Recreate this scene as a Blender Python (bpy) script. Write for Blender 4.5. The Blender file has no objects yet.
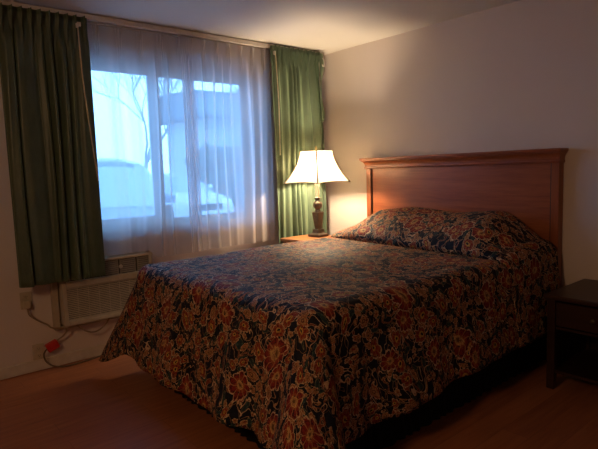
import bpy, bmesh, math, random
from mathutils import Vector, Matrix, noise
random.seed(7)
PI = math.pi
scene = bpy.context.scene
col = scene.collection

# ------------------------------------------------------------------ materials
class NT:
    """small helper for writing node maths"""
    def __init__(s, name):
        s.m = bpy.data.materials.new(name); s.m.use_nodes = True
        s.t = s.m.node_tree; s.t.nodes.clear()
        s.out = s.t.nodes.new('ShaderNodeOutputMaterial')
    def n(s, typ, **kw):
        nd = s.t.nodes.new(typ)
        for k, v in kw.items(): setattr(nd, k, v)
        return nd
    def link(s, a, b): s.t.links.new(a, b)
    def put(s, sock, v):
        if isinstance(v, bpy.types.NodeSocket): s.link(v, sock)
        elif isinstance(v, bpy.types.Node): s.link(v.outputs[0], sock)
        elif v is not None: sock.default_value = v
    def math(s, op, a, b=None, c=None, clamp=False):
        nd = s.n('ShaderNodeMath', operation=op); nd.use_clamp = clamp
        s.put(nd.inputs[0], a)
        if b is not None: s.put(nd.inputs[1], b)
        if c is not None: s.put(nd.inputs[2], c)
        return nd.outputs[0]
    def vmath(s, op, a, b=None):
        nd = s.n('ShaderNodeVectorMath', operation=op); s.put(nd.inputs[0], a)
        if b is not None: s.put(nd.inputs[1], b)
        return nd
    def mix(s, f, a, b):
        nd = s.n('ShaderNodeMix', data_type='RGBA'); s.put(nd.inputs[0], f)
        s.put(nd.inputs[6], a); s.put(nd.inputs[7], b); return nd.outputs[2]
    def noise(s, vec, scale, detail=2, rough=.5, dim='3D'):
        nd = s.n('ShaderNodeTexNoise', noise_dimensions=dim); s.put(nd.inputs['Vector'], vec)
        nd.inputs['Scale'].default_value = scale; nd.inputs['Detail'].default_value = detail
        nd.inputs['Roughness'].default_value = rough; return nd
    def ramp(s, f, stops, interp='LINEAR'):
        nd = s.n('ShaderNodeValToRGB'); cr = nd.color_ramp; cr.interpolation = interp
        while len(cr.elements) < len(stops): cr.elements.new(.5)
        for e, (p, c) in zip(cr.elements, stops): e.position = p; e.color = (*c, 1) if len(c) == 3 else c
        s.put(nd.inputs[0], f); return nd.outputs[0]
    def coord(s, which='Object'): return s.n('ShaderNodeTexCoord').outputs[which]
    def bump(s, h, strength=.3, dist=.002):
        nd = s.n('ShaderNodeBump'); s.put(nd.inputs['Height'], h)
        nd.inputs['Strength'].default_value = strength; nd.inputs['Distance'].default_value = dist; return nd.outputs[0]
    def principled(s, color, rough=.6, spec=.5, metal=0, normal=None, **kw):
        nd = s.n('ShaderNodeBsdfPrincipled'); s.put(nd.inputs['Base Color'], color if not isinstance(color, tuple) else (*color[:3], 1))
        s.put(nd.inputs['Roughness'], rough); nd.inputs['Specular IOR Level'].default_value = spec
        nd.inputs['Metallic'].default_value = metal
        if normal is not None: s.link(normal, nd.inputs['Normal'])
        for k, v in kw.items(): s.put(nd.inputs[k], v)
        s.link(nd.outputs[0], s.out.inputs[0]); return nd

def c4(c): return (*c, 1)
def simple(name, c, rough=.6, spec=.4, metal=0, var=.08, vscale=20, bump=0, bscale=200):
    m = NT(name); co = m.coord()
    nz = m.noise(co, vscale, 3).outputs[0]
    dark = tuple(x * (1 - var) for x in c); lite = tuple(min(1, x * (1 + var)) for x in c)
    colr = m.ramp(nz, [(.3, dark), (.7, lite)])
    nrm = m.bump(m.noise(co, bscale, 2).outputs[0], bump, .001) if bump else None
    m.principled(colr, rough, spec, metal, nrm); return m.m

def wall_mat(name, c, bump=.25):
    m = NT(name); co = m.coord()
    nz = m.noise(co, 1.3, 4).outputs[0]
    colr = m.ramp(nz, [(.3, tuple(x * .95 for x in c)), (.7, c)])
    b = m.bump(m.noise(co, 90, 4, .6).outputs[0], bump, .003)
    m.principled(colr, .75, .25, 0, b); return m.m

def wood_mat(name, dark, light, axis=1, scale=1.0, rough=.35, spec=.5):
    """grain runs along the given object axis"""
    m = NT(name); co = m.coord()
    mp = m.n('ShaderNodeMapping'); m.link(co, mp.inputs[0])
    sc = [14 * scale] * 3; sc[axis] = 1.0 * scale; mp.inputs['Scale'].default_value = sc
    a = m.noise(mp.outputs[0], 2.2, 5, .62).outputs[0]
    mp2 = m.n('ShaderNodeMapping'); m.link(co, mp2.inputs[0])
    sc = [110 * scale] * 3; sc[axis] = 4 * scale; mp2.inputs['Scale'].default_value = sc
    b = m.noise(mp2.outputs[0], 2, 2).outputs[0]
    f = m.math('ADD', m.math('MULTIPLY', a, .75), m.math('MULTIPLY', b, .25))
    colr = m.ramp(f, [(.32, dark), (.68, light)])
    m.principled(colr, rough, spec, 0, m.bump(b, .08, .001)); return m.m

def floor_mat():
    m = NT('laminate_floor'); co = m.coord()
    br = m.n('ShaderNodeTexBrick'); m.link(co, br.inputs[0])
    br.offset = .37; br.inputs['Scale'].default_value = 1
    br.inputs['Brick Width'].default_value = 1.22; br.inputs['Row Height'].default_value = .13
    br.inputs['Mortar Size'].default_value = .0016; br.inputs['Mortar Smooth'].default_value = .3
    br.inputs['Color1'].default_value = (.2, .2, .2, 1); br.inputs['Color2'].default_value = (.8, .8, .8, 1)
    br.inputs['Mortar'].default_value = (.5, .5, .5, 1); br.inputs['Bias'].default_value = 0
    mp = m.n('ShaderNodeMapping'); m.link(co, mp.inputs[0]); mp.inputs['Scale'].default_value = (1.4, 16, 1)
    shift = m.vmath('ADD', mp.outputs[0], m.vmath('MULTIPLY', br.outputs[0], (7, 3, 0)).outputs[0]).outputs[0]
    g = m.noise(shift, 2.0, 6, .62).outputs[0]
    f = m.math('ADD', m.math('MULTIPLY', g, .8), m.math('MULTIPLY', br.outputs[0], .2))
    colr = m.ramp(f, [(.28, (.21, .066, .026)), (.5, (.31, .108, .044)), (.75, (.41, .158, .068))])
    colr = m.mix(br.outputs[1], colr, (.20, .07, .03, 1))
    m.principled(colr, m.math('MULTIPLY_ADD', g, .2, .38), .35, 0, m.bump(m.math('SUBTRACT', m.math('MULTIPLY', g, .15), br.outputs[1]), .15, .001))
    return m.m

def satin_mat():
    m = NT('green_drapery'); co = m.coord()
    mp = m.n('ShaderNodeMapping'); m.link(co, mp.inputs[0]); mp.inputs['Scale'].default_value = (60, 60, 6)
    nz = m.noise(mp.outputs[0], 5, 3).outputs[0]
    big = m.noise(co, 5, 2).outputs[0]
    colr = m.ramp(m.math('ADD', m.math('MULTIPLY', nz, .5), m.math('MULTIPLY', big, .5)),
                  [(.3, (.052, .078, .052)), (.7, (.092, .128, .080))])
    p = m.principled(colr, .42, .5, 0, m.bump(nz, .15, .001))
    p.inputs['Sheen Weight'].default_value = .35; p.inputs['Sheen Tint'].default_value = (.6, .85, .5, 1)
    tr = m.n('ShaderNodeBsdfTranslucent'); m.link(colr, tr.inputs[0])
    mx = m.n('ShaderNodeMixShader'); mx.inputs[0].default_value = .08
    m.link(p.outputs[0], mx.inputs[1]); m.link(tr.outputs[0], mx.inputs[2]); m.link(mx.outputs[0], m.out.inputs[0])
    return m.m

def sheer_mat():
    m = NT('sheer_voile'); co = m.coord()
    lw = m.n('ShaderNodeLayerWeight'); lw.inputs[0].default_value = .35
    nz = m.noise(co, 400, 1).outputs[0]
    d = m.n('ShaderNodeBsdfDiffuse'); d.inputs[0].default_value = (.82, .71, .58, 1)
    t = m.n('ShaderNodeBsdfTranslucent'); t.inputs[0].default_value = (.86, .82, .84, 1)
    a = m.n('ShaderNodeMixShader'); a.inputs[0].default_value = .70
    m.link(d.outputs[0], a.inputs[1]); m.link(t.outputs[0], a.inputs[2])
    tp = m.n('ShaderNodeBsdfTransparent'); tp.inputs[0].default_value = (.97, .97, .99, 1)
    op = m.math('ADD', SHEER_OP, m.math('MULTIPLY', lw.outputs['Facing'], .95))
    op = m.math('ADD', op, m.math('MULTIPLY', m.math('SUBTRACT', nz, .5), .1), clamp=True)
    mx = m.n('ShaderNodeMixShader'); m.link(op, mx.inputs[0])
    m.link(tp.outputs[0], mx.inputs[1]); m.link(a.outputs[0], mx.inputs[2]); m.link(mx.outputs[0], m.out.inputs[0])
    return m.m
SHEER_OP = .58

def glass_mat(name, tint=(.96, .98, 1.0), gl=.07):
    m = NT(name); co = m.coord()
    tp = m.n('ShaderNodeBsdfTransparent'); tp.inputs[0].default_value = c4(tint)
    g = m.n('ShaderNodeBsdfGlossy'); g.inputs['Roughness'].default_value = .02
    fr = m.n('ShaderNodeFresnel'); fr.inputs[0].default_value = 1.45
    m.link(m.bump(m.noise(co, 3, 1).outputs[0], .02, .01), g.inputs['Normal'])
    mx = m.n('ShaderNodeMixShader'); m.link(fr.outputs[0], mx.inputs[0])
    m.link(tp.outputs[0], mx.inputs[1]); m.link(g.outputs[0], mx.inputs[2]); m.link(mx.outputs[0], m.out.inputs[0]); return m.m

def shade_mat():
    m = NT('lamp_shade_fabric'); co = m.coord()
    mp = m.n('ShaderNodeMapping'); m.link(co, mp.inputs[0]); mp.inputs['Scale'].default_value = (1, 1, 8)
    nz = m.noise(mp.outputs[0], 60, 2).outputs[0]
    colr = m.ramp(nz, [(.3, (.78, .72, .60)), (.7, (.84, .78, .67))])
    d = m.n('ShaderNodeBsdfDiffuse'); m.link(colr, d.inputs[0])
    t = m.n('ShaderNodeBsdfTranslucent'); t.inputs[0].default_value = (.86, .78, .62, 1)
    mx = m.n('ShaderNodeMixShader'); mx.inputs[0].default_value = .40
    m.link(d.outputs[0], mx.inputs[1]); m.link(t.outputs[0], mx.inputs[2]); m.link(mx.outputs[0], m.out.inputs[0]); return m.m

def emit_mat(name, c, s):
    m = NT(name); e = m.n('ShaderNodeEmission'); e.inputs[0].default_value = c4(c); e.inputs[1].default_value = s
    tp = m.n('ShaderNodeBsdfTransparent'); mx = m.n('ShaderNodeMixShader'); mx.inputs[0].default_value = .25
    m.link(tp.outputs[0], mx.inputs[1]); m.link(e.outputs[0], mx.inputs[2]); m.link(mx.outputs[0], m.out.inputs[0]); return m.m

def floral_mat():
    """dark navy quilted cloth printed with red and gold flowers, leaves and thin vines; uv is in metres of cloth"""
    m = NT('floral_print'); uv = m.n('ShaderNodeUVMap').outputs[0]
    wz = m.noise(uv, 5, 2, dim='2D').outputs['Color']
    warp = m.vmath('MULTIPLY', m.vmath('SUBTRACT', wz, (.5, .5, .5)).outputs[0], (.16, .16, 0)).outputs[0]
    uv = m.vmath('MULTIPLY', uv, (1.22, 1.22, 1)).outputs[0]
    base = m.vmath('ADD', uv, warp).outputs[0]
    def sep(v):
        nd = m.n('ShaderNodeSeparateXYZ'); m.link(v, nd.inputs[0]); return nd.outputs
    rag = m.noise(uv, 48, 2, dim='2D').outputs[0]
    lin = m.noise(uv, 34, 1.5, dim='2D').outputs[0]
    def flower(scale, petals, size, seed, stops, thr=0.0, notch=.24, line=(.50, .40, .26), rnd=.85, squash=1.0):
        src = m.vmath('ADD', base, (seed * 3.17, seed * 1.71, 0)).outputs[0]
        v = m.n('ShaderNodeTexVoronoi', voronoi_dimensions='2D', feature='F1'); m.link(src, v.inputs['Vector'])
        v.inputs['Scale'].default_value = scale; v.inputs['Randomness'].default_value = rnd
        off = m.vmath('SUBTRACT', src, v.outputs['Position']).outputs[0]
        rc = sep(v.outputs['Color']); o = sep(off)
        rot = m.math('MULTIPLY', rc[0], 2 * PI)
        vr = m.n('ShaderNodeVectorRotate', rotation_type='Z_AXIS'); m.link(off, vr.inputs['Vector']); m.link(rot, vr.inputs['Angle'])
        o = sep(vr.outputs[0])
        oy = m.math('MULTIPLY', o[1], squash)
        ang = m.math('ARCTAN2', oy, o[0])
        r = m.math('MULTIPLY', m.math('SQRT', m.math('ADD', m.math('MULTIPLY', o[0], o[0]), m.math('MULTIPLY', oy, oy))), scale)
        pet = m.math('ABSOLUTE', m.math('COSINE', m.math('MULTIPLY', ang, petals / 2)))
        R = m.math('MULTIPLY', m.math('MULTIPLY_ADD', m.math('POWER', pet, .6), notch, 1 - notch),
                   m.math('MULTIPLY_ADD', rc[1], size * .45, size * .68))
        t = m.math('DIVIDE', r, R)
        t = m.math('ADD', t, m.math('MULTIPLY', m.math('SUBTRACT', rag, .5), .30))
        c = m.ramp(t, stops, 'CONSTANT')
        c = m.mix(m.math('LESS_THAN', m.math('ABSOLUTE', m.math('SUBTRACT', lin, .5)), .014), c, c4((.010, .010, .018)))
        # petal veins
        vein = m.math('MULTIPLY', m.math('LESS_THAN', pet, .22), m.math('GREATER_THAN', t, .34))
        c = m.mix(m.math('MULTIPLY', vein, .8), c, c4(line))
        mask = m.math('LESS_THAN', t, 1.0)
        if thr: mask = m.math('MULTIPLY', mask, m.math('GREATER_THAN', rc[2], thr))
        return c, mask, rc, t
    gold = (.34, .18, .078); cream = (.50, .34, .20); red = (.19, .020, .016); rust = (.25, .058, .024)
    maroon = (.065, .011, .013); navy = (.008, .010, .020); teal = (.016, .036, .045)
    # ground
    g = m.noise(uv, 3, 2, dim='2D').outputs[0]
    c = m.ramp(g, [(.35, (.006, .007, .014)), (.65, (.011, .013, .024))])
    # broad curling maroon fronds
    nz = m.noise(uv, 9, 1.2, dim='2D').outputs[0]
    band = m.math('ABSOLUTE', m.math('SUBTRACT', nz, .60))
    c = m.mix(m.math('LESS_THAN', band, .028), c, c4(cream))
    c = m.mix(m.math('LESS_THAN', band, .022), c, m.mix(m.noise(uv, 5, 1, dim='2D').outputs[0], c4(maroon), c4(rust)))
    # thin vines
    for sc, w, sd, cc in ((9, .007, 4.2, cream), (14, .009, 9.7, gold)):
        src = m.vmath('ADD', base, (sd, sd * .6, 0)).outputs[0]
        q = m.math('ABSOLUTE', m.math('SUBTRACT', m.noise(src, sc, 1.5, dim='2D').outputs[0], .5))
        c = m.mix(m.math('LESS_THAN', q, w), c, c4(cc))
    # leaves
    lc, lm, _, _ = flower(15, 2, .50, 11, [(0, teal), (.18, (.02, .035, .03)), (.3, teal), (.84, (.15, .13, .07))], .62, .1, squash=2.1, line=(.05, .09, .07))
    c = m.mix(lm, c, lc)
    # buds and small blossoms
    sc_, sm, _, _ = flower(19, 5, .36, 3, [(0, red), (.30, gold), (.80, cream)], .55, .35, line=(.16, .06, .03))
    c = m.mix(sm, c, sc_)
    sc_, sm, _, _ = flower(13, 6, .40, 5, [(0, gold), (.22, maroon), (.34, gold), (.66, rust), (.84, cream)], .62, .30, line=(.20, .09, .04))
    c = m.mix(sm, c, sc_)
    # medium flowers with a dark eye
    mc, mm, _, _ = flower(8.5, 7, .42, 8, [(0, navy), (.16, (.45, .27, .06)), (.36, red), (.60, rust), (.82, maroon), (.88, cream)], .50, .30, line=(.30, .14, .06))
    c = m.mix(mm, c, mc)
    # large flowers
    bc, bm_, rc, t = flower(5.0, 9, .43, 1, [(0, (.12, .06, .02)), (.12, gold), (.26, (.50, .30, .10)), (.36, rust), (.52, red), (.78, maroon), (.84, red), (.91, cream)], .56, .22, line=(.40, .20, .09))
    c = m.mix(bm_, c, bc)
    # quilting + weave
    q1 = m.n('ShaderNodeTexVoronoi', voronoi_dimensions='2D', feature='DISTANCE_TO_EDGE'); m.link(base, q1.inputs['Vector']); q1.inputs['Scale'].default_value = 11
    puff = m.math('POWER', m.math('MINIMUM', m.math('MULTIPLY', q1.outputs['Distance'], 4), 1.0), .5)
    weave = m.noise(uv, 700, 1, dim='2D').outputs[0]
    nrm = m.bump(m.math('ADD', puff, m.math('MULTIPLY', weave, .06)), .55, .006)
    p = m.principled(c, .7, .13, 0, nrm)
    return m.m

M = {}
M['wall'] = wall_mat('painted_wall', (.68, .60, .55))
M['ceil'] = wall_mat('painted_ceiling', (.70, .66, .61), .4)
M['trim'] = simple('painted_trim', (.62, .55, .46), .5)
M['floor'] = floor_mat()
M['cherry'] = wood_mat('cherry_wood', (.20, .050, .016), (.36, .105, .034), 1, 1, .36)
M['cherry_v'] = wood_mat('cherry_wood_upright', (.19, .048, .015), (.34, .10, .032), 2, 1, .36)
M['dark_wood'] = wood_mat('dark_stained_wood', (.018, .007, .005), (.042, .015, .009), 1, 1, .35)
M['brown_wood'] = wood_mat('honey_brown_wood', (.28, .10, .03), (.46, .19, .065), 0, 1, .35)
M['green'] = satin_mat()
M['sheer'] = sheer_mat()
M['glass'] = glass_mat('window_glass')
M['alu'] = simple('white_window_frame', (.78, .79, .80), .4, .5)
M['ac'] = simple('beige_plastic', (.44, .37, .28), .5, .4, bump=.05)
M['ac_dark'] = simple('shadowed_grille', (.05, .045, .04), .7, .2)
M['ac_grey'] = simple('greyish_vent_plastic', (.30, .27, .23), .5)
M['cord'] = simple('tan_cord_rubber', (.30, .22, .14), .5)
M['cord_dark'] = simple('brown_cord_rubber', (.12, .08, .05), .5)
M['outlet'] = simple('ivory_outlet_plastic', (.50, .43, .33), .4)
M['slot'] = simple('dark_slot', (.02, .02, .02), .6)
M['redp'] = simple('red_plug_plastic', (.55, .03, .02), .4)
M['bronze'] = simple('aged_bronze_resin', (.075, .052, .035), .38, .6, .25, .3, 30, .1, 120)
M['brass'] = simple('dull_brass', (.35, .25, .12), .35, .5, .9)
M['shade'] = shade_mat()
M['binding'] = simple('shade_binding_tape', (.36, .27, .17), .7)
M['bulb'] = emit_mat('lit_bulb_glass', (1, .76, .42), 45)
M['porc'] = simple('candle_sleeve', (.75, .68, .52), .5)
M['floral'] = floral_mat()
M['skirt'] = simple('black_dust_ruffle_cloth', (.012, .011, .012), .9, .1)
M['matt'] = simple('white_mattress_ticking', (.6, .58, .54), .8)
M['rod'] = simple('ivory_enamel_rod', (.55, .50, .45), .4)
M['wand'] = simple('cream_plastic_wand', (.50, .42, .28), .35)
M['black'] = simple('black_plastic', (.02, .02, .02), .5)
M['asphalt'] = simple('snowy_asphalt', (.45, .46, .48), .8, var=.3, vscale=1.2)
M['stucco'] = simple('white_stucco', (.42, .43, .45), .9)
M['fascia'] = simple('slate_roof_shingle', (.13, .16, .19), .8)
M['hedge'] = simple('dark_green_foliage', (.05, .07, .06), .9, var=.5, vscale=9)
M['bark'] = simple('grey_bark', (.24, .24, .25), .9)
M['carp'] = simple('silver_blue_car_paint', (.16, .19, .24), .4, .5)
M['carg'] = simple('car_window_glass', (.22, .27, .33), .15, .8)
M['carw'] = simple('white_car_paint', (.45, .46, .48), .4, .5)
M['tyre'] = simple('tyre_rubber', (.02, .02, .02), .8)
M['carlight'] = simple('car_headlight_lens', (.7, .7, .72), .2, .8)
M['snow'] = simple('white_snow', (.8, .82, .85), .8)

# ------------------------------------------------------------------ mesh helpers
def box(bm, x0, x1, y0, y1, z0, z1, bev=0, seg=1):
    r = bmesh.ops.create_cube(bm, size=1)
    vs = r['verts']
    for v in vs:
        v.co = Vector(((x0 + x1) / 2 + v.co.x * (x1 - x0), (y0 + y1) / 2 + v.co.y * (y1 - y0), (z0 + z1) / 2 + v.co.z * (z1 - z0)))
    if bev:
        es = list({e for v in vs for e in v.link_edges})
        bmesh.ops.bevel(bm, geom=es, offset=bev, segments=seg, affect='EDGES', profile=.5)

def obox(bm, c, ax, ay, az, hx, hy, hz, bev=0):
    """box with its own axes"""
    b2 = bmesh.new(); box(b2, -hx, hx, -hy, hy, -hz, hz, bev)
    mat = Matrix((ax, ay, az)).transposed().to_4x4(); mat.translation = Vector(c)
    b2.transform(mat); me = bpy.data.meshes.new('t'); b2.to_mesh(me); bm.from_mesh(me); bpy.data.meshes.remove(me); b2.free()

def lathe(bm, prof, cx, cy, seg=32, z0=0):
    rings = []
    for r, z in prof:
        rings.append([bm.verts.new((cx + r * math.cos(2 * PI * i / seg), cy + r * math.sin(2 * PI * i / seg), z0 + z)) for i in range(seg)])
    for a, b in zip(rings, rings[1:]):
        for i in range(seg): bm.faces.new((a[i], a[(i + 1) % seg], b[(i + 1) % seg], b[i]))
    bm.faces.new(list(reversed(rings[0]))); bm.faces.new(rings[-1])

def rect_rings(bm, cx, cy, prof, rot=0, cap=True):
    """square-section turned piece: (halfwidth_x, halfwidth_y, z)"""
    rings = []
    ca, sa = math.cos(rot), math.sin(rot)
    for hx, hy, z in prof:
        rings.append([bm.verts.new((cx + ca * a - sa * b, cy + sa * a + ca * b, z)) for a, b in ((-hx, -hy), (hx, -hy), (hx, hy), (-hx, hy))])
    for a, b in zip(rings, rings[1:]):
        for i in range(4): bm.faces.new((a[i], a[(i + 1) % 4], b[(i + 1) % 4], b[i]))
    if cap: bm.faces.new(list(reversed(rings[0]))); bm.faces.new(rings[-1])

def smooth_path(pts, n=8):
    P = [Vector(p) for p in pts]; out = []
    for i in range(len(P) - 1):
        p0 = P[max(i - 1, 0)]; p1 = P[i]; p2 = P[i + 1]; p3 = P[min(i + 2, len(P) - 1)]
        for k in range(n):
            t = k / n
            out.append(.5 * ((2 * p1) + (-p0 + p2) * t + (2 * p0 - 5 * p1 + 4 * p2 - p3) * t * t + (-p0 + 3 * p1 - 3 * p2 + p3) * t ** 3))
    out.append(P[-1]); return out

def tube(bm, path, r, seg=8, taper=None):
    rings = []; n = len(path); up = Vector((0, 0, 1))
    for i, p in enumerate(path):
        d = (path[min(i + 1, n - 1)] - path[max(i - 1, 0)]).normalized()
        a = d.cross(up)
        if a.length < .05: a = d.cross(Vector((1, 0, 0)))
        a.normalize(); b = a.cross(d)
        rr = r * (1 + (taper - 1) * i / (n - 1)) if taper else r
        rings.append([bm.verts.new(p + a * rr * math.cos(2 * PI * k / seg) + b * rr * math.sin(2 * PI * k / seg)) for k in range(seg)])
    for a, b in zip(rings, rings[1:]):
        for k in range(seg): bm.faces.new((a[k], a[(k + 1) % seg], b[(k + 1) % seg], b[k]))
    bm.faces.new(list(reversed(rings[0]))); bm.faces.new(rings[-1])

def prism(bm, poly, axis, a, b):
    """extrude a 2D outline along an axis"""
    def P(u, v, w):
        return {'x': (w, u, v), 'y': (u, w, v), 'z': (u, v, w)}[axis]
    A = [bm.verts.new(P(u, v, a)) for u, v in poly]; B = [bm.verts.new(P(u, v, b)) for u, v in poly]
    n = len(poly)
    for i in range(n): bm.faces.new((A[i], A[(i + 1) % n], B[(i + 1) % n], B[i]))
    bm.faces.new(list(reversed(A))); bm.faces.new(B)

def thing(name, label, cat, loc, group=None):
    o = bpy.data.objects.new(name, None); o.empty_display_size = .1; o.location = loc; col.objects.link(o)
    o['label'] = label; o['category'] = cat
    if group: o['group'] = group
    return o

def wloc(o):
    v = Vector(o.location)
    while o.parent: o = o.parent; v += Vector(o.location)
    return v

def obj(name, bm, mat, parent=None, smooth=False, origin=None, label=None, kind=None):
    """link bm (world coordinates) as one mesh object"""
    bmesh.ops.recalc_face_normals(bm, faces=bm.faces)
    me = bpy.data.meshes.new(name)
    o = bpy.data.objects.new(name, me); col.objects.link(o)
    off = wloc(parent) if parent else Vector(origin or (0, 0, 0))
    bmesh.ops.translate(bm, verts=bm.verts, vec=-off)
    if smooth:
        for f in bm.faces: f.smooth = True
    bm.to_mesh(me); bm.free(); me.materials.append(M[mat])
    if smooth == 'auto': me.set_sharp_from_angle(angle=math.radians(35))
    if parent: o.parent = parent
    else: o.location = off
    if label: o['label'] = label
    if kind: o['kind'] = kind
    return o

def tag(o, label, cat, group=None):
    o['label'] = label; o['category'] = cat
    if group: o['group'] = group
    return o
def B(): return bmesh.new()
def pbox(name, mat, parent, *a, bev=.003, **kw):
    bm = B(); box(bm, *a, bev=bev); return obj(name, bm, mat, parent, **kw)

# ------------------------------------------------------------------ room
RX, RY, CH = -5.2, -5.6, 2.44
WX0, WX1, WZ0, WZ1 = -2.66, -.735, .918, 2.183      # window opening
bm = B(); box(bm, RX - .15, .15, RY - .15, .17, -.12, 0); obj('floor', bm, 'floor', kind='structure')
bm = B(); box(bm, RX - .15, .15, RY - .15, .17, CH, CH + .12); obj('ceiling', bm, 'ceil', kind='structure')
bm = B()
box(bm, RX, WX0, 0, .17, 0, CH); box(bm, WX1, 0, 0, .17, 0, CH)
box(bm, WX0, WX1, 0, .17, 0, WZ0); box(bm, WX0, WX1, 0, .17, WZ1, CH)
obj('wall_front', bm, 'wall', kind='structure')
bm = B(); box(bm, 0, .15, RY - .15, .17, 0, CH); obj('wall_right', bm, 'wall', kind='structure')
bm = B(); box(bm, RX - .15, RX, RY - .15, .17, 0, CH); obj('wall_left', bm, 'wall', kind='structure')
bm = B(); box(bm, RX, 0, RY - .15, RY, 0, CH); obj('wall_back', bm, 'wall', kind='structure')
def base(name, x0, x1, y0, y1):
    bm = B(); box(bm, x0, x1, y0, y1, 0, .078, .004); obj(name, bm, 'trim', kind='structure')
base('baseboard_front', RX, 0, -.014, 0)
base('baseboard_right', -.014, 0, RY, -.014)
base('baseboard_left', RX, RX + .014, RY, -.014)

# window: fixed pane right, sliding sash left
w = bpy.data.objects.new('window_1', None); w.location = (-1.72, .14, WZ0); col.objects.link(w); w['kind'] = 'structure'
def frame_bm(bm, x0, x1, z0, z1, y0, y1, t, tb=None, tt=None):
    tb = t if tb is None else tb; tt = t if tt is None else tt
    box(bm, x0, x0 + t, y0, y1, z0, z1, .003); box(bm, x1 - t, x1, y0, y1, z0, z1, .003)
    box(bm, x0 + t, x1 - t, y0, y1, z0, z0 + tb, .003); box(bm, x0 + t, x1 - t, y0, y1, z1 - tt, z1, .003)
bm = B(); frame_bm(bm, WX0, WX1, WZ0, WZ1, .115, .168, .03, .03, .035); obj('window_frame', bm, 'alu', w)
bm = B(); frame_bm(bm, -2.63, -1.665, .945, 2.15, .118, .138, .045, .055, .035); sash = obj('sliding_sash', bm, 'alu', w)
bm = B(); box(bm, -2.585, -1.71, .127, .131, 1.0, 2.115); obj('pane', bm, 'glass', sash)
bm = B(); frame_bm(bm, -1.755, -.765, .945, 2.15, .140, .160, .05, .02, .035); box(bm, -.87, -.81, .140, .160, .96, 2.12, .003); sash = obj('fixed_sash', bm, 'alu', w)
bm = B(); box(bm, -1.705, -.815, .148, .152, .965, 2.115); obj('pane', bm, 'glass', sash)
bm = B(); box(bm, WX0 - .03, WX1 + .03, -.022, .114, WZ0 - .018, WZ0 + .004, .003); obj('trim_1', bm, 'trim', kind='structure')

# ------------------------------------------------------------------ curtain track
t = thing('curtain_rod', 'ivory enamel traverse curtain rod fixed under the ceiling above the window', 'curtain rod', (-1.45, -.13, CH))
bm = B(); box(bm, -2.84, -.10, -.165, -.135, 2.395, 2.432, .003); obj('front_rail', bm, 'rod', t)
bm = B(); box(bm, -2.84, -.10, -.095, -.075, 2.395, 2.430, .003); obj('rear_rail', bm, 'rod', t)
for x in (-2.75, -1.45, -.2):
    bm = B(); box(bm, x - .012, x + .012, -.165, 0, 2.432, 2.4395, .001); obj('bracket', bm, 'rod', t)

# ------------------------------------------------------------------ curtains
def cloth_panel(x0, x1, z1, zbot, y0, amp, folds, seed, pleat_amp=.5, header=.10, nx=260, nz=46, tfun=None, thick=.0015, x_spread=0.0, jig=.35, hp=None, ramp=.16):
    rnd = random.Random(seed)
    ph = [rnd.uniform(0, 2 * PI) for _ in range(8)]
    def phi(u): return 2 * PI * (folds * u + jig * math.sin(2 * PI * 1.3 * u + ph[0]) + jig * .5 * math.sin(2 * PI * 3.1 * u + ph[1]))
    bm = B(); grid = []
    pleats = hp or folds
    for j in range(nz + 1):
        v = j / nz; row = []
        vv = v ** 1.0
        for i in range(nx + 1):
            u = i / nx
            zb = zbot(u) if callable(zbot) else zbot
            z = z1 + (zb - z1) * vv
            d = z1 - z
            wgt = min(1, max(0, (d - header * .75) / ramp)); wgt = wgt * wgt * (3 - 2 * wgt)
            dr = .22 * wgt * v * math.sin(2 * PI * 1.1 * u + ph[2])           # fold drift
            p = phi(u + .012 * wgt * math.sin(5 * v + ph[3] + 9 * u))
            f = math.sin(p + dr) + .28 * math.sin(2.1 * p + ph[4] + 1.5 * v)
            loc_amp = amp * (.55 + .45 * math.sin(2 * PI * 1.9 * u + ph[5])) * (.7 + .5 * v)
            loc_amp = max(loc_amp, amp * .3)
            # pinch pleat header: narrow sharp triple folds with flat between
            q = (pleats * u) % 1.0
            pin = math.exp(-((q - .5) / .12) ** 2) * (.65 + .35 * math.cos((q - .5) * 2 * PI * 9))
            yh = -pin * amp * pleat_amp * 2
            pinch = math.exp(-((d - header) / .022) ** 2)
            y = y0 + (1 - wgt) * yh * (1 - .75 * pinch) + (1 - wgt) * .010 * pinch + wgt * loc_amp * f
            x = x0 + (x1 - x0) * u + wgt * .35 * loc_amp * math.cos(p) * (1 if 0.02 < u < .98 else 0)
            x += x_spread * min(1, v * 2.5) * u
            row.append(bm.verts.new((x, y, z)))
        grid.append(row)
    for a, b in zip(grid, grid[1:]):
        for i in range(nx): bm.faces.new((a[i], a[i + 1], b[i + 1], b[i]))
    return bm

def drape(label, x0, x1, zt, zb, folds, seed, wand_x, wlen, spread=0):
    t = thing('green_curtain', label, 'curtain', ((x0 + x1) / 2, -.185, zb))
    bm = cloth_panel(x0, x1, zt, zb, -.182, .030, folds, seed, pleat_amp=.85, hp=folds + 3, x_spread=spread)
    o = obj('cloth_panel', bm, 'green', t, smooth=True)
    s = o.modifiers.new('thick', 'SOLIDIFY'); s.thickness = .003; s.offset = 0
    bm = B(); tube(bm, smooth_path([(wand_x, -.236, zt - .085), (wand_x + .01, -.244, zt - .5), (wand_x + wlen[0], -.240, zt - wlen[1])], 5), .0045, 8)
    wd = obj('wand', bm, 'wand', t, smooth=True)
    bm = B(); box(bm, wand_x - .007, wand_x + .007, -.236, -.215, zt - .085, zt - .055, .002); obj('clip', bm, 'rod', wd)
    return t
lc = drape('long green drape with cream wand on the left side of the window, unlit', -2.85, -2.305, 2.398, .63, 7, 3, -2.385, (.06, 1.1))
bm = B(); box(bm, -2.385, -2.36, -.228, -.216, 2.325, 2.352, .002); obj('hook_plate', bm, 'rod', lc)
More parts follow.
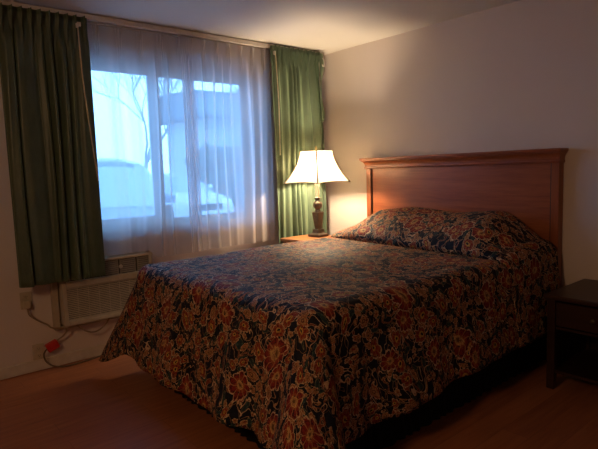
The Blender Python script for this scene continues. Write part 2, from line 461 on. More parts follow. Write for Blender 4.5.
rc_ = drape('green drape hanging in the room corner behind the lit lamp', -.745, -.185, 2.415, .66, 8, 12, -.735, (.01, .95), .05)
# return flap on the right side by the wall with its hook
bm = B()
rows = []
for j in range(25):
    v = j / 24; z = 2.405 - .62 * v; wd = .055 * (1 - .35 * v) + .012 * math.sin(v * 9)
    rows.append([bm.verts.new((-.215 + wd * 1.5 * k / 5 + .016 * v, -.222 - .014 * math.sin(PI * k / 5 + v * 3) + (.10 * k / 5) * .3, z)) for k in range(6)])
for a, b in zip(rows, rows[1:]):
    for i in range(5): bm.faces.new((a[i], a[i + 1], b[i + 1], b[i]))
o = obj('return_flap', bm, 'green', rc_, smooth=True); s = o.modifiers.new('thick', 'SOLIDIFY'); s.thickness = .003
bm = B(); tube(bm, smooth_path([(-.185, -.240, 2.36), (-.175, -.252, 2.33), (-.182, -.252, 2.28), (-.195, -.244, 2.30)], 5), .005, 6)
obj('hook', bm, 'rod', rc_, smooth=True)

def zb_left(u):
    x = -2.46 + (-1.50 + 2.46) * u
    k = min(1, max(0, (x + 1.93) / .08)); k = k * k * (3 - 2 * k)
    return .752 * (1 - k) + .69 * k
t = thing('sheer_curtain', 'white sheer curtain over the left window half, hem lying on the air conditioner', 'curtain', (-2.03, -.085, .69))
bm = cloth_panel(-2.46, -1.50, 2.385, zb_left, -.094, .020, 6, 21, pleat_amp=.9, header=.09, nx=240, jig=.25)
obj('cloth_panel', bm, 'sheer', t, smooth=True)
t = thing('sheer_curtain', 'white sheer curtain over the right window half beside the green corner drape', 'curtain', (-1.15, -.105, .7))
bm = cloth_panel(-1.56, -.735, 2.385, .705, -.134, .020, 7, 33, pleat_amp=.9, header=.09, nx=260, jig=.25)
obj('cloth_panel', bm, 'sheer', t, smooth=True)
# gathered leading edge of the right sheer
bm = cloth_panel(-1.60, -1.50, 2.385, .70, -.150, .012, 5, 35, pleat_amp=.6, header=.09, nx=90, x_spread=.02)
obj('gathered_edge', bm, 'sheer', t, smooth=True)

# ------------------------------------------------------------------ air conditioner
AX0, AX1 = -2.585, -1.925
t = thing('air_conditioner', 'beige through-wall air conditioner with slatted grille below the window', 'air conditioner', (-2.27, -.065, .30))
bm = B()
box(bm, AX0 - .045, AX0 - .008, -.06, -.001, .285, .745, .003); box(bm, AX1 + .008, AX1 + .04, -.06, -.001, .285, .745, .003)
box(bm, AX0 - .045, AX1 + .04, -.06, -.001, .268, .290, .003)
obj('wall_sleeve', bm, 'ac', t)
bm = B()
box(bm, AX0, AX1, -.105, -.001, .30, .738, .006)
obj('casing', bm, 'ac', t)
bm = B()
gx0, gx1, gz0, gz1 = AX0 + .03, AX1 - .03, .335, .565
box(bm, AX0, gx0, -.135, -.105, .30, .61, .004); box(bm, gx1, AX1, -.135, -.105, .30, .61, .004)
box(bm, gx0, gx1, -.135, -.105, .30, gz0, .004); box(bm, gx0, gx1, -.135, -.105, gz1, .61, .004)
gp = obj('front_panel', bm, 'ac', t)
bm = B(); box(bm, gx0, gx1, -.108, -.1055, gz0, gz1); obj('grille_backing', bm, 'ac_dark', t)
bm = B()
n = 18
for k in range(n):
    z = gz0 + (k + .5) * (gz1 - gz0) / n
    obox(bm, ((gx0 + gx1) / 2, -.122, z), (1, 0, 0), (0, .8, .6), (0, -.6, .8), (gx1 - gx0) / 2, .0050, .0012)
for k in range(1, 8):
    x = gx0 + k * (gx1 - gx0) / 8; box(bm, x - .0015, x + .0015, -.116, -.108, gz0, gz1)
obj('grille', bm, 'ac', t)
# control and vent strip, set back and tilted
bm = B(); box(bm, AX0, AX1, -.128, -.105, .72, .738, .003); box(bm, AX0, AX0 + .02, -.125, -.105, .61, .72, .002); box(bm, AX1 - .02, AX1, -.125, -.105, .61, .72, .002)
obj('vent_surround', bm, 'ac', t)
bm = B(); box(bm, AX0 + .02, AX1 - .02, -.108, -.1055, .61, .72); obj('vent_backing', bm, 'ac_dark', t)
for k in range(5):
    xa = AX0 + .024 + k * .131; xb = xa + .118
    bm = B()
    for j in range(7):
        z = .622 + j * .0145
        obox(bm, ((xa + xb) / 2, -.115, z), (1, 0, 0), (0, .75, .66), (0, -.66, .75), (xb - xa) / 2, .0065, .0014)
    box(bm, xa, xa + .005, -.122, -.108, .612, .718); box(bm, xb - .005, xb, -.122, -.108, .612, .718)
    obj('air_vent', bm, 'ac_grey', t)
bm = B(); lathe(bm, [(.014, 0), (.014, .006), (.009, .009)], 0, 0, 16)
bm.transform(Matrix.Translation((-2.165, -.122, .665)) @ Matrix.Rotation(PI / 2, 4, 'X')); obj('badge', bm, 'rod', t, smooth='auto')
bm = B(); tube(bm, smooth_path([(-2.50, -.07, .292), (-2.44, -.09, .235), (-2.37, -.085, .21), (-2.30, -.075, .235), (-2.25, -.06, .284)], 8), .0055)
obj('drooping_cord', bm, 'cord', t, smooth=True)

# ------------------------------------------------------------------ outlets, plug, cords
def outlet(x, z, label):
    t = thing('wall_outlet', label, 'outlet', (x, -.001, z))
    bm = B(); box(bm, x - .037, x + .037, -.008, -.0005, z - .058, z + .058, .002); obj('cover_plate', bm, 'outlet', t)
    for s in (-1, 1):
        bm = B(); box(bm, x - .017, x + .017, -.0105, -.008, z + s * .024 - .014, z + s * .024 + .014, .002)
        r = obj('receptacle', bm, 'outlet', t)
        bm = B()
        for dx in (-.006, .006): box(bm, x + dx - .001, x + dx + .001, -.0112, -.0105, z + s * .024 - .002, z + s * .024 + .007)
        box(bm, x - .002, x + .002, -.0112, -.0105, z + s * .024 - .009, z + s * .024 - .005)
        obj('slots', bm, 'slot', r)
    return t
outlet(-2.785, .505, 'ivory wall outlet just under the left green drape, cord plugged in')
outlet(-2.735, .13, 'ivory wall outlet low on the wall by the red plug')
t = thing('power_cord', 'tan cord drooping from the upper wall outlet to the air conditioner', 'cord', (-2.79, -.03, .48))
bm = B(); box(bm, -2.812, -2.768, -.052, -.0115, .455, .508, .006); obj('plug', bm, 'outlet', t)
bm = B(); tube(bm, smooth_path([(-2.79, -.04, .456), (-2.78, -.045, .41), (-2.73, -.045, .36), (-2.68, -.05, .325), (-2.655, -.075, .300), (-2.60, -.085, .288), (-2.56, -.08, .270), (-2.58, -.06, .225), (-2.62, -.045, .195)], 8), .0055)
obj('cable', bm, 'cord', t, smooth=True)
t = thing('extension_cord', 'brown cord curling down from the red plug and along the floor to the bed', 'cord', (-2.66, -.05, 0))
bm = B(); obox(bm, (-2.655, -.047, .165), (.93, 0, .37), (0, 1, 0), (-.37, 0, .93), .040, .022, .030, .006); pl = obj('red_plug', bm, 'redp', t, label='red plug head')
bm = B(); tube(bm, smooth_path([(-2.69, -.05, .155), (-2.715, -.055, .12), (-2.705, -.06, .07), (-2.66, -.065, .025), (-2.58, -.075, .0065), (-2.46, -.07, .0065), (-2.36, -.05, .0065), (-2.25, -.03, .0065), (-2.1, -.03, .0065)], 8), .006)
obj('cable', bm, 'cord_dark', t, smooth=True)

# ------------------------------------------------------------------ headboard
HY0, HY1 = -2.357, -.654
t = thing('headboard', 'wide cherry wood headboard with crown moulding on the wall behind the bed', 'headboard', (-.04, (HY0 + HY1) / 2, 0))
bm = B(); box(bm, -.055, -.004, HY0 + .06, HY1 - .06, .25, 1.335); obj('panel', bm, 'cherry', t)
for a in (HY0, HY1 - .052):
    bm = B(); box(bm, -.070, -.004, a, a + .052, 0, 1.335, .002); obj('post', bm, 'cherry_v', t)
for a in (HY0 + .0525, HY1 - .0605):  # dark strips put in for the shaded groove between post and panel
    bm = B(); box(bm, -.062, -.004, a, a + .008, .25, 1.335, .0015); obj('groove_strip', bm, 'dark_wood', t)
bm = B()
rings = []
prof = [(.000, 1.322), (.012, 1.322), (.016, 1.328), (.016, 1.336), (.010, 1.341), (.010, 1.352), (.014, 1.364), (.022, 1.376), (.034, 1.386), (.046, 1.391), (.046, 1.396), (.055, 1.398), (.058, 1.404), (.058, 1.412), (.054, 1.417), (.0, 1.417)]
for o_, z in prof:
    rings.append([bm.verts.new(q) for q in ((-.004, HY0 - o_ * .5, z), (-.070 - o_, HY0 - o_ * .5, z), (-.070 - o_, HY1 + o_ * .5, z), (-.004, HY1 + o_ * .5, z))])
for a, b in zip(rings, rings[1:]):
    for i in range(4): bm.faces.new((a[i], a[(i + 1) % 4], b[(i + 1) % 4], b[i]))
bm.faces.new(rings[0]); bm.faces.new(rings[-1])
obj('crown_moulding', bm, 'cherry', t)

# ------------------------------------------------------------------ bed
BX0, BX1, BY0, BY1, BZ = -2.17, -.13, -2.27, -.75, .755
t = thing('bed', 'queen bed with black dust ruffle hidden under the floral bedspread', 'bed', ((BX0 + BX1) / 2, (BY0 + BY1) / 2, 0))
bm = B(); box(bm, BX0 + .02, BX1, BY0 + .02, BY1 - .02, .46, BZ - .062, .05, 3); obj('mattress', bm, 'matt', t, smooth='auto')
bm = B(); box(bm, BX0 + .03, BX1, BY0 + .03, BY1 - .03, .24, .458, .015, 2); obj('box_spring', bm, 'matt', t)
for x in (BX0 + .12, BX1 - .12):
    for y in (BY0 + .15, BY1 - .15):
        bm = B(); rect_rings(bm, x, y, [(.022, .022, 0), (.03, .03, .24)]); obj('leg', bm, 'dark_wood', t)
bm = B()
pts = []
def side(xa, ya, xb, yb, n):
    for i in range(n): pts.append((xa + (xb - xa) * i / n, ya + (yb - ya) * i / n, (yb - ya), (xb - xa)))
side(BX1, BY1, BX0, BY1, 420); side(BX0, BY1, BX0, BY0, 320); side(BX0, BY0, BX1, BY0, 420); pts.append((BX1, BY0, 0, BX1 - BX0))
rows = []
for j in range(7):
    v = j / 6; row = []
    for i, (x, y, dy, dx) in enumerate(pts):
        L = math.hypot(dx, dy) or 1; nx_, ny_ = -dy / L, dx / L
        nx_, ny_ = dy / L, -dx / L
        a = .055 * v * v ** .3 + (.003 + .005 * v) * math.sin(i * .42 + math.sin(i * .11) * 1.5)  # outward flare of the black cloth stands in for shadow along the floor
        row.append(bm.verts.new((x + nx_ * a, y + ny_ * a, .44 - .432 * v)))
    rows.append(row)
for a, b in zip(rows, rows[1:]):
    for i in range(len(pts) - 1): bm.faces.new((a[i], a[i + 1], b[i + 1], b[i]))
obj('dust_ruffle', bm, 'skirt', t, smooth=True)

# bedspread: cloth sheet over mattress and pillows
def ss(a, b, x):
    k = min(1, max(0, (x - a) / (b - a))); return k * k * (3 - 2 * k)
EX0, EY0, EY1 = -2.20, -2.28, -.735          # edges the cloth turns over
# lengthwise profile: (x, z_bed_part, pillow_weight)
head_prof = [(-.105, -.03, .62), (-.115, 0, .80), (-.15, 0, .93), (-.20, 0, 1.0), (-.27, 0, 1.0), (-.34, 0, .90), (-.41, 0, .72), (-.49, 0, .52), (-.545, 0, .30), (-.56, -.005, .12), (-.535, -.02, .02), (-.49, -.035, 0), (-.51, -.04, 0), (-.55, -.03, 0), (-.61, 0, 0)]
hp = smooth_path([(a, b, c) for a, b, c in head_prof], 4)
xs = [(q.x, q.y, q.z) for q in hp]
nlong = 64
for i in range(1, nlong + 1): xs.append((-.61 + (EX0 + .61) * i / nlong, 0, 0))
def pil(y):
    e = ss(-2.36, -2.02, y) * (1 - ss(-1.05, -.66, y))
    return .045 + .185 * e + .012 * math.sin(9 * y + 1)
def top_pt(k, y):
    x, dz, w_ = xs[k]
    # crease drifts toward the foot on the right side
    sk = (-.035 - y - .75) * .10
    x2 = x - max(0, sk) * ss(-.12, -.45, x) * (1 if x > -1.2 else max(0, (2.2 + x) / 1.0))
    z = BZ + dz + w_ * pil(y)
    n_ = noise.noise(Vector((x * 2.3, y * 2.3, 1.7))) * .012 + noise.noise(Vector((x * 7, y * 7, 5.7))) * .004
    z += n_ * ss(-.5, -.8, x)
    z += .012 * ss(-1.0, -.5, x)*(1-w_ if 0<w_<1 else 1)*0
    return Vector((x2, y, z))
ny = 64
ysr = [EY1 + (EY0 - EY1) * j / ny for j in range(ny + 1)]
K = len(xs)
# cumulative cloth length
sl = [0.0]
for k in range(1, K):
    a = top_pt(k - 1, -1.5); b = top_pt(k, -1.5); sl.append(sl[-1] + (b - a).length)
bm = B(); uvl = bm.loops.layers.uv.new('UVMap'); uvd = {}
def V(p, u, v):
    q = bm.verts.new(p); uvd[q] = (u, v); return q
def edge_round(P, out, rad):
    return P
ND = 26
RAD = .085
def drop(edge, out, d, flare, zhem):
    """point at cloth distance d below the turned edge"""
    # quarter-round then flared fall
    arc = RAD * PI / 2
    if d < arc:
        a = d / RAD
        return edge + out * (RAD * math.sin(a)) + Vector((0, 0, -RAD * (1 - math.cos(a))))
    r = d - arc
    return edge + out * (RAD + r * math.sin(flare)) + Vector((0, 0, -RAD - r * math.cos(flare)))
def drape_col(edge, out, hemz, flare, per, u, v, du, dv, extra=0):
    L = (edge.z - RAD - hemz) / math.cos(flare) + RAD * PI / 2
    colv = []
    for j in range(1, ND + 1):
        d = L * j / ND
        p = drop(edge, out, d, flare, hemz)
        f = ss(.08, L, d)
        amp_ = .25 + .75 * ss(-1.0, -1.7, p.x)
        wv = .020 * math.sin(per * 9.5 + 1.2 * math.sin(per * 3.1)) + .011 * math.sin(per * 21 + 2)
        p += out * (f * (wv * amp_ + extra))
        p += out * .004 * noise.noise(p * 9)
        colv.append(V(p, u + du * d, v + dv * d))
    return colv
edge_in = .0
top = [[None] * (ny + 1) for _ in range(K)]
for k in range(K):
    for j in range(ny + 1):
        y = ysr[j]
        P = top_pt(k, y)
        top[k][j] = V(P, sl[k], -y)
def F(a, b, c, d):
    try: bm.faces.new((a, b, c, d))
    except ValueError: pass
for k in range(K - 1):
    for j in range(ny): F(top[k][j], top[k + 1][j], top[k + 1][j + 1], top[k][j + 1])
# left side (towards window): j = 0, out +y
prev = None; Lcols = []
for k in range(K):
    e = top[k][0].co.copy(); h = .17
    c_ = drape_col(e, Vector((0, 1, 0)), h, math.radians(2.5 + 13 * ss(-.9, -2.2, e.x)), e.x, sl[k], -EY1, 0, -1)
    if prev:
        pc = [top[k - 1][0]] + prev; cc = [top[k][0]] + c_
        for i in range(ND): F(pc[i], pc[i + 1], cc[i + 1], cc[i])
    prev = c_; lastL = c_
# corner fan foot-left
def fan(edge, a0, a1, start, u0, v0, n, hem_mid, fl0, flm, fl1, per0, per1):
    prevc = start
    for i in range(1, n + 1):
        s = i / n; a = a0 + (a1 - a0) * s; out = Vector((math.cos(a), math.sin(a), 0))
        m = math.sin(PI * s)
        hz = HEM0(s) ; fl = fl0 + (fl1 - fl0) * s + (flm - (fl0 + fl1) / 2) * m ** 1.2
        hz = hz - (hem_mid) * m ** 1.5
        per = per0 + (per1 - per0) * s
        cl = drape_col(edge.co, out, hz, fl, per, u0, v0, -math.cos(a) * 1, -math.sin(a) * 1)
        for q in range(ND):
            if q == 0: 
                try: bm.faces.new((edge, prevc[0], cl[0]))
                except ValueError: pass
            else: F(prevc[q - 1], prevc[q], cl[q], cl[q - 1])
        prevc = cl
    return prevc
def footflare(y): return math.radians(13)
HEM0 = lambda s: .17 + (.215 - .17) * s
prevc = fan(top[K - 1][0], PI / 2, PI, lastL, sl[-1], -EY1, 18, .07, math.radians(16), math.radians(28), math.radians(16), -2.2, -2.75)
# foot side
for j in range(1, ny + 1):
    e = top[K - 1][j]; y = e.co.y
    hz = .215 + .03 * math.sin((y + .8) * 2.2)
    fl = math.radians(13 + 3 * (1 - ss(-.75, -1.1, y) ) * 1 + 3 * ss(-2.0, -2.3, y))
    c_ = drape_col(e.co, Vector((-1, 0, 0)), hz, fl, -2.75 + (y - EY1), sl[-1], -y, 1, 0)
    pc = [top[K - 1][j - 1]] + prevc; cc = [e] + c_
    for i in range(ND): F(pc[i], pc[i + 1], cc[i + 1], cc[i])
    prevc = c_
perE = -2.75 + (EY0 - EY1)
HEM0 = lambda s: .225 + .0 * s
prevc = fan(top[K - 1][ny], PI, 1.5 * PI, prevc, sl[-1], -EY0, 18, .10, math.radians(16), math.radians(33), math.radians(12), perE, perE - .6)
# right side
for k in range(K - 1, -1, -1):
    e = top[k][ny]
    hz = .225 + .03 * ss(-1.9, -1.2, e.co.x)
    c_ = drape_col(e.co, Vector((0, -1, 0)), hz, math.radians(10 - 3 * ss(-1.2, -.3, e.co.x)), perE - .6 + (e.co.x - EX0), sl[k], -EY0, 0, 1)
    if k == K - 1: pc = [e] + prevc
    cc = [e] + c_
    if k < K - 1:
        for i in range(ND): F(pc[i], pc[i + 1], cc[i + 1], cc[i])
    else:
        for i in range(ND): 
            if i > 0: F(prevc[i - 1], prevc[i], c_[i], c_[i - 1])
            else:
                try: bm.faces.new((e, prevc[0], c_[0]))
                except ValueError: pass
    pc = cc
for f in bm.faces:
    for l in f.loops: l[uvl].uv = uvd[l.vert]
o = obj('bedspread', bm, 'floral', None, smooth=True, origin=(-1.15, -1.5, BZ))
tag(o, 'dark quilted bedspread with red and gold flowers draped over bed and pillows', 'bedspread')
s = o.modifiers.new('thick', 'SOLIDIFY'); s.thickness = .008; s.offset = 1

# ------------------------------------------------------------------ nightstands
def nightstand(name, label, x0, x1, y0, y1, h, mt, mb, front):
    """front: 'x' = faces -x"""
    t = thing(name, label, 'nightstand', ((x0 + x1) / 2, (y0 + y1) / 2, 0))
    bm = B(); box(bm, x0, x1, y0, y1, h - .028, h, .006, 2); obj('top', bm, mt, t)
    a0, a1, b0, b1 = x0 + .018, x1 - .004, y0 + .018, y1 - .018
    for x in (a0, a1 - .045):
        for y in (b0, b1 - .045):
            bm = B(); box(bm, x, x + .045, y, y + .045, 0, h - .028, .003); obj('leg', bm, mb, t)
    bm = B()
    box(bm, a0 + .045, a1 - .045, b0 + .008, b0 + .024, .10, h - .028); box(bm, a0 + .045, a1 - .045, b1 - .024, b1 - .008, .10, h - .028)
    box(bm, a1 - .03, a1 - .012, b0 + .045, b1 - .045, .10, h - .028)
    box(bm, a0 + .01, a1 - .02, b0 + .024, b1 - .024, .10, .118); box(bm, a0 + .02, a1 - .02, b0 + .024, b1 - .024, h - .205, h - .19)
    obj('carcass', bm, mb, t)
    bm = B(); box(bm, a0 + .002, a0 + .022, b0 + .048, b1 - .048, h - .18, h - .04, .004); dr = obj('drawer', bm, mb, t)
    bm = B(); lathe(bm, [(.006, 0), (.006, .012), (.014, .016), (.015, .022), (.009, .028)], 0, 0, 16)
    bm.transform(Matrix.Translation((a0 + .002, (b0 + b1) / 2, h - .11)) @ Matrix.Rotation(-PI / 2, 4, 'Y')); obj('knob', bm, 'bronze', dr, smooth=True)
    return t
nightstand('nightstand', 'dark wooden nightstand with open shelf right of the bed', -.60, -.018, -3.05, -2.505, .565, 'dark_wood', 'dark_wood', 'x')
nightstand('nightstand', 'honey brown bedside table in the corner under the lit lamp', -.78, -.36, -.590, -.262, .736, 'brown_wood', 'cherry', 'x')

# ------------------------------------------------------------------ lamp
LX, LY, LZ = -.492, -.455, .736
t = thing('table_lamp', 'lit bronze table lamp with square cream bell shade beside the curtain', 'lamp', (LX, LY, LZ))
ROT = math.radians(4)
bm = B(); rect_rings(bm, LX, LY, [(.062, .062, LZ), (.066, .066, LZ + .006), (.066, .066, LZ + .020), (.058, .058, LZ + .026), (.040, .040, LZ + .034), (.036, .036, LZ + .052), (.040, .040, LZ + .058), (.034, .034, LZ + .066)], ROT)
obj('base', bm, 'bronze', t)
bm = B(); rect_rings(bm, LX, LY, [(.022, .022, LZ + .066), (.020, .020, LZ + .075), (.024, .024, LZ + .09), (.036, .036, LZ + .205), (.038, .038, LZ + .215), (.030, .030, LZ + .222)], ROT); obj('column', bm, 'bronze', t)
bm = B(); lathe(bm, [(.022, .222), (.030, .226), (.026, .232), (.018, .238), (.026, .248), (.040, .265), (.043, .285), (.036, .305), (.022, .318), (.017, .328), (.028, .336), (.030, .344), (.020, .350)], LX, LY, 28, LZ); obj('urn', bm, 'bronze', t, smooth=True)
bm = B(); lathe(bm, [(.016, .350), (.016, .44), (.020, .442), (.020, .47), (.012, .475)], LX, LY, 20, LZ); obj('socket', bm, 'porc', t, smooth='auto')
bm = B(); lathe(bm, [(.012, .475), (.013, .515), (.022, .545), (.030, .585), (.028, .612), (.016, .635), (.004, .64)], LX, LY, 20, LZ); obj('bulb', bm, 'bulb', t, smooth=True)
SZ0, SZ1 = 1.214, 1.492
bm = B()
for s in (-1, 1):
    tube(bm, smooth_path([(LX + s * .014, LY, LZ + .44), (LX + s * .05, LY, LZ + .50), (LX + s * .055, LY, LZ + .60), (LX + s * .03, LY, LZ + .73), (LX, LY, LZ + .758)], 6), .0018, 6)
obj('harp', bm, 'brass', t, smooth=True)
bm = B(); lathe(bm, [(.003, .745), (.005, .765), (.010, .775), (.010, .785), (.006, .795), (.002, .80)], LX, LY, 14, LZ); obj('finial', bm, 'brass', t, smooth=True)
# square bell shade with flared sides
H0, H1 = .205, .101
def hw(v):   # v 0 bottom .. 1 top
    return H1 + (H0 - H1) * (1 - v) ** 1.75
bm = B(); NV, NS = 16, 10
rings = []
for j in range(NV + 1):
    v = j / NV; h = hw(v); z = SZ0 + (SZ1 - SZ0) * v
    ring = []
    for s in range(4):
        A = [(-1, -1), (1, -1), (1, 1), (-1, 1)][s]; Bq = [(1, -1), (1, 1), (-1, 1), (-1, -1)][s]
        for i in range(NS):
            u = i / NS; sc_ = 1 - .045 * math.sin(PI * u)
            x = (A[0] + (Bq[0] - A[0]) * u) * h; y = (A[1] + (Bq[1] - A[1]) * u) * h
            if s in (0, 2): y *= sc_
            else: x *= sc_
            zz = z + (.010 * math.sin(PI * u)) * (1 - v) ** 2
            ring.append(bm.verts.new((LX + x * math.cos(ROT) - y * math.sin(ROT), LY + x * math.sin(ROT) + y * math.cos(ROT), zz)))
    rings.append(ring)
n4 = 4 * NS
for a, b in zip(rings, rings[1:]):
    for i in range(n4): bm.faces.new((a[i], a[(i + 1) % n4], b[(i + 1) % n4], b[i]))
seams = [[rings[j][s * NS].co.copy() for j in range(NV + 1)] for s in range(4)]
loops = [[q.co.copy() for q in rings[0]], [q.co.copy() for q in rings[-1]]]
sh = obj('lamp_shade', bm, 'shade', t, smooth='auto')
for pth in seams:
    bm = B(); tube(bm, pth, .0065, 6); obj('seam_piping', bm, 'binding', sh, smooth=True)
for pth in loops:
    bm = B(); tube(bm, pth + [pth[0]], .0042, 6); obj('rim', bm, 'binding', sh, smooth=True)
bm = B()
for a in (0, PI / 2, PI, 1.5 * PI):
    tube(bm, [Vector((LX, LY, SZ1 - .012)), Vector((LX + .094 * math.cos(a + ROT), LY + .094 * math.sin(a + ROT), SZ1 - .002))], .0016, 6)
obj('spider', bm, 'brass', t)
ld = bpy.data.lights.new('lamp_light', 'POINT'); ld.energy = 64; ld.color = (1, .76, .49); ld.shadow_soft_size = .045
lo = bpy.data.objects.new('lamp_light', ld); lo.location = (0, 0, .60); lo.parent = t; col.objects.link(lo)

# ------------------------------------------------------------------ outside
bm = B(); box(bm, -60, 70, .17, 120, -.30, -.15); obj('ground', bm, 'asphalt', kind='structure')
t = thing('motel_building', 'low white building with broad dark roof band across the parking lot', 'building', (11, 19, -.15))
bm = B(); box(bm, 8.0, 26, 16.5, 19.6, -.15, 3.9); obj('wall', bm, 'stucco', t)
bm = B(); prism(bm, [(15.6, 3.75), (15.6, 3.95), (15.9, 4.85), (19.9, 4.95), (20.2, 3.95), (20.2, 3.75)], 'x', 7.4, 26.6); obj('roof', bm, 'fascia', t)
for k in range(6):
    x = 8.6 + k * 2.9
    f = pbox('door', 'carg', t, x, x + .95, 16.44, 16.5, -.15, 1.95)
    f = pbox('window', 'carg', t, x + 1.25, x + 2.6, 16.44, 16.5, .7, 1.95)
hb = B()
for i in range(60):
    x = 6.4 + i * .33; 
    for j in range(3):
        c = Vector((x + random.uniform(-.2, .2), 13.6 + random.uniform(-.3, .3), .3 + j * .75 + random.uniform(-.2, .2)))
        m4 = Matrix.Translation(c) @ Matrix.Diagonal((random.uniform(.4, .6), .5, random.uniform(.4, .55), 1))
        bmesh.ops.create_icosphere(hb, subdivisions=2, radius=1, matrix=m4)
for v in hb.verts: v.co += Vector((noise.noise(v.co * 3), noise.noise(v.co * 3 + Vector((9, 0, 0))), noise.noise(v.co * 3 + Vector((0, 9, 0))))) * .18
tag(obj('hedge', hb, 'hedge', origin=(11, 13.6, 0)), 'dark evergreen hedge in front of the low building outside', 'hedge')

def car(name, label, cx, yf, L, W_, Ht, paint, zg=-.15, rot=0):
    """car facing -y"""
    t = thing(name, label, 'car', (cx, yf + L / 2, zg))
    # side outline (y, z) lower body
    low = [(0, .30), (.02, .62), (.12, .74), (1.05, .92), (L - .9, 1.0), (L - .08, .95), (L, .62), (L - .02, .30)]
    def loft(stations, mat, nm, parent, ex=.35):
        bm = B(); rings = []
        for y, zlo, zhi, hw_ in stations:
            ring = []
            for k in range(17):
                a = PI * k / 16
                x = hw_ * math.copysign(abs(math.cos(a)) ** ex, math.cos(a)); z = zlo + (zhi - zlo) * abs(math.sin(a)) ** (ex * 1.25)
                ring.append(bm.verts.new((cx + x, yf + y, zg + z)))
            rings.append(ring)
        for a, b in zip(rings, rings[1:]):
            for k in range(16): bm.faces.new((a[k], a[k + 1], b[k + 1], b[k]))
            bm.faces.new((a[16], a[0], b[0], b[16]))
        bm.faces.new(rings[0]); bm.faces.new(rings[-1])
        return obj(nm, bm, mat, parent, smooth='auto')
    h = W_ / 2
    loft([(0, .30, .62, h * .80), (.08, .24, .76, h * .92), (.5, .22, .86, h), (1.2, .22, .97, h), (L * .5, .22, 1.0, h), (L - .7, .22, 1.02, h), (L - .12, .26, .98, h * .93), (L, .34, .85, h * .84)], paint, 'body', t)
    cab = loft([(1.15, .90, .98, h * .90), (1.45, .92, 1.22, h * .92), (1.9, .92, Ht - .06, h * .90), (2.4, .92, Ht, h * .90), (L - 1.5, .92, Ht, h * .88), (L - .9, .92, Ht - .18, h * .78), (L - .45, .92, 1.05, h * .84)], 'carg', 'cabin_glass', t, .62)
    loft([(1.82, Ht - .14, Ht - .06, h * .5), (2.4, Ht - .14, Ht + .015, h * .52), (L - 1.5, Ht - .14, Ht + .015, h * .52), (L - 1.0, Ht - .2, Ht - .12, h * .50)], paint, 'roof', t, .9)
    for s in (-1, 1):
        for y in (.85, L - .9):
            bm = B(); lathe(bm, [(.20, -.11), (.31, -.10), (.32, -.04), (.32, .04), (.31, .10), (.20, .11)], 0, 0, 28)
            bm.transform(Matrix.Translation((cx + s * (h - .10), yf + y, zg + .32)) @ Matrix.Rotation(PI / 2, 4, 'Y')); obj('wheel', bm, 'tyre', t, smooth='auto')
        bm = B(); box(bm, cx + s * h * .62 - .17, cx + s * h * .62 + .17, yf - .01, yf + .12, zg + .56, zg + .70, .03, 3); obj('headlight', bm, 'carlight', t)
        bm = B(); box(bm, cx + s * (h + .07) - .09, cx + s * (h + .07) + .09, yf + 1.6, yf + 1.7, zg + .98, zg + 1.12, .03, 3); obj('mirror', bm, paint, t)
    bm = B(); box(bm, cx - .4, cx + .4, yf - .012, yf + .02, zg + .42, zg + .60, .01); obj('front_grille', bm, 'tyre', t)
    t.rotation_euler = (0, 0, math.radians(rot))
car('parked_car', 'silvery blue car parked right outside the left window pane', -.16, 3.35, 4.5, 2.0, 1.80, 'carp', rot=-22)
car('parked_car', 'white car parked farther off, seen through the right window pane', 4.1, 9.2, 4.5, 1.8, 1.5, 'carw')

def tree(x, y, h, seed, label):
    rnd = random.Random(seed)
    t = thing('bare_tree', label, 'tree', (x, y, -.15))
    trunk = B(); tw = B()
    def grow(bm, p, d, L, r, depth):
        pts = [p]; q = p.copy()
        for i in range(4):
            d = (d + Vector((rnd.uniform(-.2, .2), rnd.uniform(-.2, .2), rnd.uniform(-.05, .14)))).normalized()
            q = q + d * L / 4; pts.append(q.copy())
        tube(bm, pts, r, 5, .6)
        if depth == 0: return
        for k in range(4 if depth > 1 else 4):
            b = pts[rnd.choice((2, 3, 4, 4))]
            nd = (d + Vector((rnd.uniform(-.8, .8), rnd.uniform(-.8, .8), rnd.uniform(-.1, .6)))).normalized()
            grow(tw, b, nd, L * rnd.uniform(.55, .78), r * .5, depth - 1)
    grow(trunk, Vector((x, y, -.15)), Vector((0, 0, 1)), h * .34, h * .013, 5)
    obj('trunk', trunk, 'bark', t, smooth=True); obj('branches', tw, 'bark', t, smooth=True)
tree(4.1, 14, 7.5, 15, 'bare tree outside showing above the parked car in the left pane')
tree(7.6, 12.2, 6.0, 8, 'bare tree outside in front of the dark roof band, right pane')

GROUPS = {'green_curtain': 'green drapes at the window', 'sheer_curtain': 'sheer curtains over the window', 'wall_outlet': 'wall outlets below the window',
          'nightstand': 'nightstands beside the bed', 'parked_car': 'cars parked outside', 'bare_tree': 'bare trees outside'}
for o in scene.objects:
    g = GROUPS.get(o.name.split('.')[0])
    if g and not o.parent: o['group'] = g

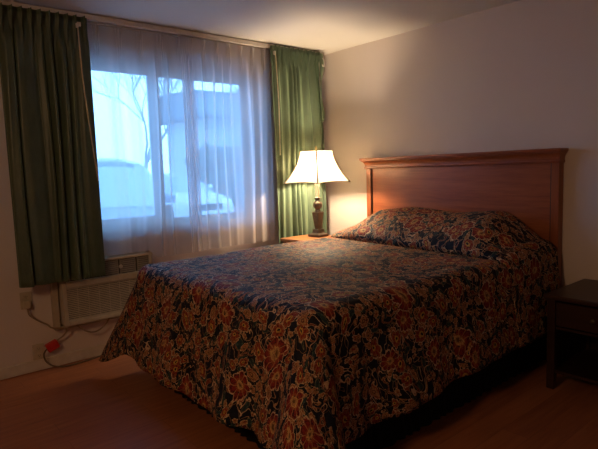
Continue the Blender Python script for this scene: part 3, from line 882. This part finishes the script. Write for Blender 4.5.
# ------------------------------------------------------------------ light
wd = bpy.data.worlds.new('World'); scene.world = wd; wd.use_nodes = True
nt = wd.node_tree; nt.nodes.clear()
bg = nt.nodes.new('ShaderNodeBackground'); wo = nt.nodes.new('ShaderNodeOutputWorld')
tc = nt.nodes.new('ShaderNodeTexCoord'); nz = nt.nodes.new('ShaderNodeTexNoise'); nz.inputs['Scale'].default_value = 2.5
rp = nt.nodes.new('ShaderNodeValToRGB'); rp.color_ramp.elements[0].position = .3; rp.color_ramp.elements[0].color = (.19, .44, .92, 1)
rp.color_ramp.elements[1].position = .7; rp.color_ramp.elements[1].color = (.25, .56, .96, 1)
nt.links.new(tc.outputs['Generated'], nz.inputs['Vector']); nt.links.new(nz.outputs[0], rp.inputs[0])
nt.links.new(rp.outputs[0], bg.inputs[0]); bg.inputs[1].default_value = 7.6; nt.links.new(bg.outputs[0], wo.inputs[0])
pl = bpy.data.lights.new('window_portal', 'AREA'); pl.shape = 'RECTANGLE'; pl.size = WX1 - WX0; pl.size_y = WZ1 - WZ0
pl.cycles.is_portal = True
po = bpy.data.objects.new('window_portal', pl); po.location = ((WX0 + WX1) / 2, .172, (WZ0 + WZ1) / 2); po.rotation_euler = (-PI / 2, 0, 0); col.objects.link(po)

fd = bpy.data.lights.new('room_light', 'AREA'); fd.shape = 'DISK'; fd.size = .45; fd.energy = 16; fd.color = (1, .57, .27)
fo = bpy.data.objects.new('room_light', fd); fo.location = (-4.7, -2.9, 2.1); fo.rotation_euler = (0, math.radians(-62), math.radians(8)); col.objects.link(fo)

# ------------------------------------------------------------------ camera
px, py, pz, yaw, pitch, roll, FL = -3.58145, -3.86625, 1.326246, .872024, -.103701, -.032128, 518.81
f = Vector((math.cos(pitch) * math.cos(yaw), math.cos(pitch) * math.sin(yaw), math.sin(pitch)))
r = f.cross(Vector((0, 0, 1))).normalized(); u = r.cross(f)
r2 = r * math.cos(roll) + u * math.sin(roll); u2 = -r * math.sin(roll) + u * math.cos(roll)
cd = bpy.data.cameras.new('camera'); cam = bpy.data.objects.new('camera', cd); col.objects.link(cam)
mw = Matrix((r2, u2, -f)).transposed().to_4x4(); mw.translation = Vector((px, py, pz)); cam.matrix_world = mw
cd.sensor_width = 36; cd.sensor_fit = 'HORIZONTAL'; cd.lens = FL / 598 * 36; cd.clip_start = .05; cd.clip_end = 500
scene.camera = cam
scene.view_settings.view_transform = 'Standard'; scene.view_settings.look = 'None'
scene.view_settings.exposure = 0; scene.view_settings.gamma = 1; scene.view_settings.use_curve_mapping = False
